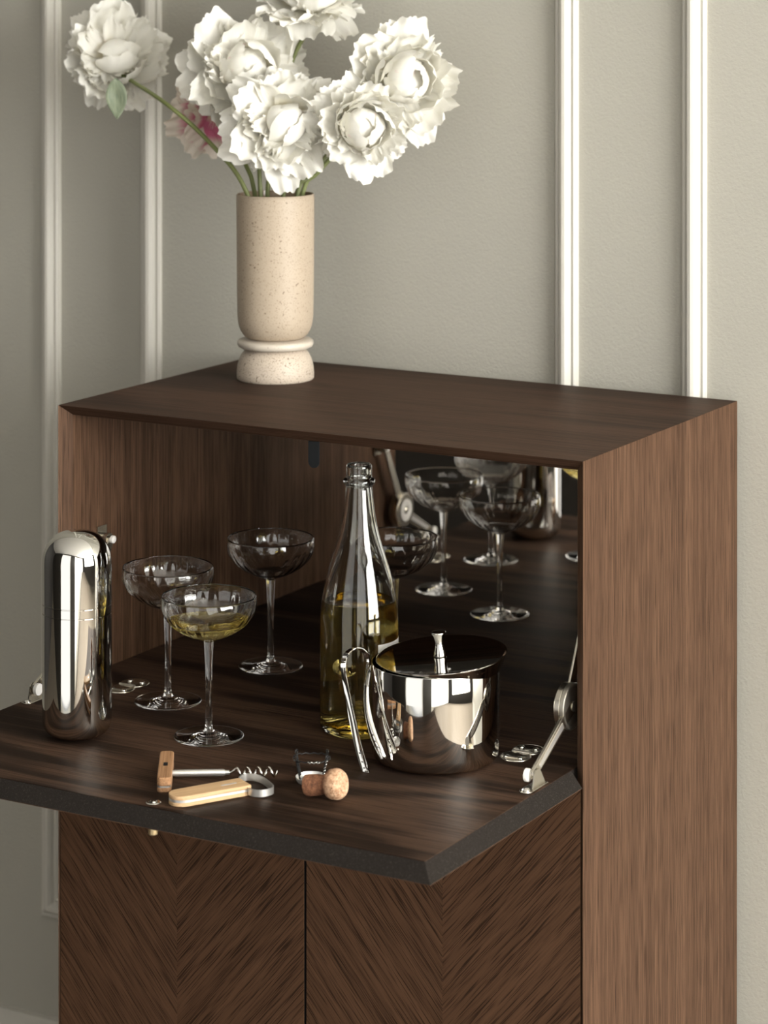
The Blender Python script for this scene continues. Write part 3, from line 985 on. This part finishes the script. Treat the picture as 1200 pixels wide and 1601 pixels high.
mesh('wine', *lathe(lq, 96), M_wine_deep, bt, True, auto=R(45), label='pale yellow wine filling half the bottle')
# paper label on the far right flank
a0, a1 = R(-31), R(85)
nA = 24
V = []
for rad in (0.04130, 0.04145):
    for z in (0.032, 0.0985):
        for i in range(nA + 1):
            a = a0 + (a1 - a0) * i / nA
            V.append((rad * math.cos(a), rad * math.sin(a), z))
m_ = nA + 1
F = []
for i in range(nA):
    F += [(i, i + 1, m_ + i + 1, m_ + i), (2 * m_ + i, 3 * m_ + i, 3 * m_ + i + 1, 2 * m_ + i + 1), (i, 2 * m_ + i, 2 * m_ + i + 1, i + 1), (m_ + i, m_ + i + 1, 3 * m_ + i + 1, 3 * m_ + i)]
F += [(0, m_, 3 * m_, 2 * m_), (nA, 2 * m_ + nA, 3 * m_ + nA, m_ + nA)]
mesh('paper_label', V, F, M_label, bt, True, auto=R(40), label='plain white paper label')

# ------------------------------------------------------------------ cocktail shaker
sk = empty('cocktail_shaker', (0.1405, -0.1545, ZF), 'tall polished steel cocktail shaker shaped like a capsule', 'cocktail shaker')
RS, HS = 0.0362, 0.2155


def cap_r(z, h, R_, n_=2.5, d=0.036):
    """superellipse shoulder of depth d"""
    if z > h - d: return R_ * max(0.0, 1 - ((z - (h - d)) / d) ** n_) ** (1 / n_)
    return R_


lid = [(0, 0.1396), (RS - 0.0009, 0.1396), (RS - 0.0009, 0.1404), (RS - 0.0003, 0.1405), (RS, 0.1408)] + [(RS, z) for z in (0.150, 0.165, HS - 0.036)]
for i in range(1, 24):
    a = PI / 2 * i / 24
    lid.append((RS * math.cos(a) ** (2 / 2.35), HS - 0.036 + 0.036 * math.sin(a) ** (2 / 2.35)))
lid.append((0, HS))
mesh('lid', *lathe(lid, 96), M_steel, sk, True, auto=R(25))
mesh('strainer_band', *lathe([(0, 0.1300), (RS - 0.0009, 0.1300), (RS - 0.0009, 0.1307), (RS - 0.0003, 0.1308), (RS, 0.1311), (RS, 0.1395), (0, 0.1395)], 96), M_steel, sk, True, auto=R(25))
bd = [(0, 0.0)]
for i in range(24, 0, -1):
    a = PI / 2 * i / 24
    bd.append((RS * math.cos(a) ** (2 / 3.2) if i < 24 else 0.012, 0.024 - 0.024 * math.sin(a) ** (2 / 3.2)))
bd += [(RS, 0.024), (RS, 0.06), (RS, 0.100), (RS, 0.1299), (0, 0.1299)]
mesh('body', *lathe(bd, 96), M_steel, sk, True, auto=R(28))

# ------------------------------------------------------------------ ice bucket
BX, BY = 0.500, -0.033
bk = empty('ice_bucket', (BX, BY, ZF), 'round polished steel ice bucket with a tilted flat lid', 'ice bucket')
RB, HB = 0.0656, 0.0985
pr = [(0, 0.0), (0.050, 0.0), (0.0575, 0.0008), (0.0618, 0.0030), (0.0644, 0.0070), (RB, 0.0140), (RB, 0.040), (RB, 0.070), (RB, HB - 0.001), (RB - 0.0006, HB), (RB - 0.0016, HB - 0.0004), (RB - 0.0018, HB - 0.002),
      (RB - 0.0018, 0.05), (RB - 0.0018, 0.014), (0.055, 0.004), (0, 0.0035)]
mesh('body', *lathe(pr, 128), M_steel, bk, True, auto=R(60))
nrm = (UP - CR * 0.076 + CV * 0.030).normalized()
qL = Vector((0, 0, 1)).rotation_difference(nrm)
LM = Matrix.Translation((CR.x * 0.0065, CR.y * 0.0065, HB + 0.0066)) @ qL.to_matrix().to_4x4()
RL = 0.0668
lp = [(0, -0.0016), (RL - 0.0045, -0.0014), (RL - 0.0020, -0.0006), (RL - 0.0006, 0.0004), (RL + 0.0002, 0.0003), (RL + 0.0003, -0.0004), (RL - 0.0008, -0.0016), (0.0640, -0.0060), (0.0605, -0.0140), (0.0595, -0.0160), (0.0580, -0.0155), (0.0590, -0.0130), (0.0610, -0.0070), (0.060, -0.0045), (0, -0.0045)]
ld = mesh('lid', *xf(lathe(lp, 128), LM), M_steel, bk, True, auto=R(60))
kp = [(0, -0.0015), (0.0068, -0.0015), (0.0070, -0.0005), (0.0062, 0.006), (0.0046, 0.0150), (0.0040, 0.0190), (0.0046, 0.0230), (0.0062, 0.0310), (0.0078, 0.0355), (0.0080, 0.0368), (0.0075, 0.0378), (0.006, 0.0383), (0, 0.0384)]
mesh('knob', *xf(lathe(kp, 40), LM @ Matrix.Translation((-0.0018, 0, 0)) @ Matrix.Diagonal((0.97, 0.97, 0.62, 1))), M_steel, ld, True, auto=R(60), label='hourglass shaped steel knob')

# ------------------------------------------------------------------ ice tongs
TP = [(466.0, -106.7, -309.9), (461.2, -106.1, -303.3), (451.7, -102.4, -283.2), (439.8, -96.2, -254.4), (431.4, -92.0, -234.1), (425.1, -89.1, -219.5), (423.1, -86.3, -210.7), (424.1, -82.3, -203.0), (427.8, -78.4, -198.9), (432.1, -75.4, -197.7),
      (437.6, -73.2, -199.5), (442.7, -73.0, -204.0), (446.5, -74.4, -210.3), (447.7, -79.5, -218.9), (449.1, -87.3, -233.1), (454.7, -96.1, -252.8), (462.9, -102.3, -269.5), (472.0, -106.3, -283.4), (480.7, -108.4, -293.9)]
TP = [(x / 1000, y / 1000, Z0 + z / 1000) for x, y, z in TP]
tg = empty('ice_tongs', TP[0], 'polished steel ice tongs with toothed tips leaning against the ice bucket', 'tongs')
path = smooth_path(TP, 5)
npt = len(path)


def tong_strip(i0, i1, parent, nm, wfun, dfun):
    sub = path[i0:i1 + 1]
    V, F = [], []
    sn = CV * 0.74 + CR * 0.62 + UP * 0.2; sn.normalize()          # width direction: out of the tongs' plane
    cs = [-1, -0.6, -0.2, 0.2, 0.6, 1]
    th = 0.0009
    for i, p in enumerate(sub):
        j = i0 + i
        t_ = (path[min(j + 1, npt - 1)] - path[max(j - 1, 0)]).normalized()
        s_ = (sn - t_ * sn.dot(t_)).normalized()
        n_ = t_.cross(s_).normalized()
        wd = wfun(j / (npt - 1)); dp = dfun(j / (npt - 1))
        for sg in (0, 1):
            for c_ in (cs if sg == 0 else cs[::-1]):
                V.append(p + s_ * (c_ * wd) + n_ * (dp * c_ * c_ + sg * th))
    m2 = 12
    for i in range(len(sub) - 1):
        for k_ in range(m2):
            F.append((i * m2 + k_, i * m2 + (k_ + 1) % m2, (i + 1) * m2 + (k_ + 1) % m2, (i + 1) * m2 + k_))
    F += [tuple(range(m2)), tuple((len(sub) - 1) * m2 + k_ for k_ in range(m2 - 1, -1, -1))]
    return mesh(nm, V, F, M_steel, parent, True, off=TP[0], auto=R(50))


wf = lambda s: 0.0036 + 0.0016 * (abs(s - 0.5) > 0.30) * min(1, (abs(s - 0.5) - 0.30) / 0.1) - 0.0022 * max(0, (abs(s - 0.5) - 0.46) / 0.04)
df = lambda s: 0.0036 * max(0, min(1, (abs(s - 0.5) - 0.20) / 0.15)) * (-1 if True else 1)
ia, ib = int(npt * 0.28), int(npt * 0.74)
arm1 = tong_strip(0, ia, tg, 'arm', wf, df)
arm2 = tong_strip(ib, npt - 1, tg, 'arm', wf, df)
tong_strip(ia, ib, tg, 'spring_bow', wf, df)
for am, idx in ((arm1, range(0, 9)), (arm2, range(npt - 9, npt))):
    for j in list(idx)[::2]:
        p = path[j]
        t_ = (path[min(j + 1, npt - 1)] - path[max(j - 1, 0)]).normalized()
        s_ = CV.copy(); s_ = (s_ - t_ * s_.dot(t_)).normalized(); n_ = t_.cross(s_).normalized()
        for sg in (1, -1):
            c_ = p + s_ * (wf(j / (npt - 1)) * 0.9 * sg) - n_ * 0.0030
            if c_.z < ZF + 0.0022: c_.z = ZF + 0.0022
            tip = c_ + CR * 0.0022 * (1 if am is arm1 else -1) - UP * 0.0002
            V = [c_ + t_ * 0.0011, c_ - t_ * 0.0011, c_ + s_ * 0.0010, c_ - s_ * 0.0010, tip]
            mesh('tooth', V, [(0, 2, 4), (2, 1, 4), (1, 3, 4), (3, 0, 4), (0, 3, 1, 2)], M_steel, am, off=TP[0])

# ------------------------------------------------------------------ corkscrew
AZ = R(-57.5)
cs_ = empty('corkscrew', (0.3005, -0.2245, ZF), 'corkscrew with a short oak handle and steel spiral lying beside the opener', 'corkscrew', rotz=AZ)
hl, hw, hh = 0.0435, 0.0070, 0.0146
rp = []
def rounded(hl, hw, r, n_=6):
    P_ = []
    for cx, cy, s0 in ((hl - r, hw - r, 0), (-hl + r, hw - r, 90), (-hl + r, -hw + r, 180), (hl - r, -hw + r, 270)):
        for i in range(n_ + 1):
            a = R(s0 + 90 * i / n_); P_.append((cx + r * math.cos(a), cy + r * math.sin(a)))
    return P_
h1_ = mesh('handle', *prism(rounded(hl, hw, 0.0048), 0.0062, hh), M_oak_mid, cs_, True, auto=R(35)); bevel(h1_, 0.0011, 3)
h2_ = mesh('handle', *prism(rounded(hl, hw, 0.0048), 0.0, 0.0046), M_oak_mid, cs_, True, auto=R(35)); bevel(h2_, 0.0011, 3)
mesh('steel_core', *prism(rounded(hl - 0.0003, hw - 0.0003, 0.0046), 0.0046, 0.0062), M_brushed, cs_)
bevel(mesh('inlay', *prism(rounded(0.0052, 0.0022, 0.0006, 3), hh - 0.0005, hh + 0.00015), M_black, cs_, label='dark rectangular inlay on the handle'), 0.0001)
zs = 0.0066
mesh('ferrule', *xf(lathe([(0, 0), (0.0030, 0), (0.0030, 0.003), (0, 0.003)], 24), Matrix.Translation((0.004, hw - 0.0005, zs)) @ Matrix.Rotation(R(-90), 4, 'X')), M_brushed, cs_, True, auto=R(40))
mesh('shaft', *xf(lathe([(0, 0), (0.0034, 0), (0.0034, 0.048), (0.0030, 0.0495), (0.0024, 0.0498), (0.0022, 0.054), (0, 0.0542)], 28), Matrix.Translation((0.004, hw + 0.002, zs)) @ Matrix.Rotation(R(-90), 4, 'X')), M_brushed, cs_, True, auto=R(40))
y0 = hw + 0.055
wp = [(0.004, y0, zs), (0.004, y0 + 0.003, zs), (0.004, y0 + 0.006, zs + 0.002)]
for i in range(0, 61):
    a = 2 * PI * i / 16
    rr = 0.0045
    wp.append((0.004 + rr * math.sin(a) * 1.0, y0 + 0.009 + 0.0106 * a / (2 * PI), zs + rr * math.cos(a) * 1.0))
mesh('spiral_worm', *tube(wp, 0.0013, 8, scale=lambda u: 1.0 - 0.65 * max(0, u - 0.9) / 0.1), M_steel, cs_, True)

# ------------------------------------------------------------------ bottle opener
ang = math.atan2(68, 39)
op = empty('bottle_opener', (0.3705, -0.2530, ZF), 'pale oak bottle opener with a steel loop, lying in front of the corkscrew', 'bottle opener', rotz=ang)
L2 = 0.0400; w2 = 0.0128
P_ = [(L2, -w2), (L2, w2)]
for i in range(17):
    a = PI / 2 + PI * i / 16
    P_.append((-L2 + w2 * 0.9 + w2 * math.cos(a), w2 * math.sin(a)))
for z0_, z1_ in ((0.0, 0.0038), (0.0062, 0.0100)):
    bevel(mesh('handle_scale', *prism(P_, z0_, z1_), M_oak_pale, op, True, auto=R(35)), 0.0007, 3)
P3 = [(p[0] * 0.996, p[1] * 0.985) for p in P_]
mesh('steel_core', *prism(P3, 0.0038, 0.0062), M_brushed, op)
mesh('slot_inlay', *prism(rounded(0.0085, 0.0013, 0.0012, 4), 0.0097, 0.01015), M_tin, op, label='narrow steel inlay near the loop')
for o_ in op.children:
    if o_.name.startswith('slot_inlay'): o_.location = (0.022, 0.0, 0)
ca, sa = math.cos(-ang), math.sin(-ang)
RP = [(378.0, -210.5), (374.5, -203.0), (373.9, -196.0), (378.0, -192.0), (386.1, -190.8), (396.0, -194.5), (412.5, -206.4), (419.0, -213.0), (420.0, -219.0), (417.5, -226.0), (413.0, -230.0), (406.0, -231.0), (400.5, -228.0), (396.5, -222.5)]
loc = []
for x, y in RP:
    dx, dy = x / 1000 - 0.3705, y / 1000 + 0.2530
    loc.append((dx * ca - dy * sa, dx * sa + dy * ca, 0.0050))
pp = smooth_path(loc, 4)
mesh('loop', *sweep(pp, [(-0.0034, -0.0007), (-0.0034, 0.0007), (0.0034, 0.0007), (0.0034, -0.0007)], up=(0, 0, 1)), M_brushed, op, True, auto=R(40), label='bent steel loop')

# ------------------------------------------------------------------ champagne cork and wire cage
hx, hy = 0.4780, -0.1965
dirv = (CR * 0.90 + CV * 0.44).normalized()      # tail to head
az = math.atan2(dirv.y, dirv.x)
ck = empty('champagne_cork', (hx - dirv.x * 0.030, hy - dirv.y * 0.030, ZF), 'mushroom shaped champagne cork lying on its side', 'cork', rotz=az)
cp = [(0, 0.0), (0.0085, 0.0), (0.0100, 0.0010), (0.0103, 0.006), (0.0098, 0.014), (0.0090, 0.0205), (0.0092, 0.0225), (0.0122, 0.0245), (0.0142, 0.0280), (0.0148, 0.0325), (0.0140, 0.0370), (0.0122, 0.0398), (0.0104, 0.0406), (0, 0.0408)]
tl = math.atan2(0.0148 - 0.0103, 0.026)
CM = Matrix.Translation((0, 0, 0.0102)) @ Matrix.Rotation(R(90) - tl, 4, 'Y')
v, f = lathe(dense(cp, 3)[1:-1] and [(0, 0.0)] + dense(cp, 3)[1:-1] + [(0, 0.0408)], 48)
v = [Vector(p) + Vector((mnoise.noise(Vector(p) * 240), mnoise.noise(Vector(p) * 240 + Vector((5, 5, 5))), 0)) * 0.0005 for p in v]
v, f = xf((v, f), CM)
zmin = min(p.z for p in v)
cko = mesh('cork_body', [(p.x, p.y, p.z - zmin) for p in v], f, M_cork, ck, True)

mc = empty('wire_cage', (0.4305, -0.1600, ZF), 'champagne wire cage upside down on its tin cap, behind the cork', 'wire cage', rotz=R(29.8))
mesh('tin_cap', *lathe([(0, 0.0030), (0.0100, 0.0024), (0.0128, 0.0004), (0.0140, 0.0), (0.0152, 0.0016), (0.0160, 0.0052), (0.0155, 0.0054), (0.0144, 0.0024), (0.0126, 0.0012), (0.0100, 0.0034), (0, 0.0040)], 48), M_tin, mc, True, auto=R(60), label='bright tin cap')


def twisted(p, q, r=0.00085, n_=14, turns=5):
    p, q = Vector(p), Vector(q)
    d = (q - p); t_ = d.normalized()
    a_ = t_.orthogonal().normalized(); b2 = t_.cross(a_)
    out = []
    for ph in (0, PI):
        pts = [p + d * (i / n_) + (a_ * math.cos(2 * PI * turns * i / n_ + ph) + b2 * math.sin(2 * PI * turns * i / n_ + ph)) * r * 0.85 for i in range(n_ + 1)]
        out.append(tube(pts, r * 0.62, 6))
    return out


ringR, ringZ = 0.0165, 0.0235
tops = []
for i, a in enumerate((R(35), R(145), R(215), R(325))):
    c0 = Vector((0.0135 * math.cos(a), 0.0135 * math.sin(a), 0.0040)); c1 = Vector((0.0185 * math.cos(a), 0.0165 * math.sin(a), 0.0250))
    st_ = twisted(c0, c1, 0.00075, 40, 7)
    lg = mesh('leg_wire', *st_[0], M_wire, mc, True)
    mesh('leg_wire_strand', *st_[1], M_wire_b if i == 3 else M_wire, lg, True)
    lpv = [c1 + Vector((math.cos(a) * 0.0002, 0, 0)) + (Vector((-math.sin(a), math.cos(a), 0)) * math.sin(b) + UP * (1 - math.cos(b))) * 0.0019 for b in [2 * PI * k_ / 16 for k_ in range(16)]]
    mesh('leg_loop', *tube(lpv, 0.0006, 6, closed=True), M_wire, lg, True)
    tops.append(c1)
rp_ = [Vector((ringR * 1.10 * math.cos(2 * PI * i / 56), ringR * 0.98 * math.sin(2 * PI * i / 56), ringZ + 0.0005 * math.sin(2 * PI * i / 56 * 3))) for i in range(56)]
mesh('belly_wire', *tube([p + Vector((0, 0, 0.0006 * math.sin(i * 1.57))) for i, p in enumerate(rp_)], 0.00065, 6, closed=True), M_wire, mc, True)
tw = [Vector((-ringR * 0.2 + 0.0012 * i, -ringR * 0.98 - 0.0006 + 0.0008 * math.sin(i * 1.9), ringZ + 0.0008 * math.cos(i * 1.9))) for i in range(11)]
mesh('twist_end', *tube(tw, 0.0006, 6), M_wire_b, mc, True)
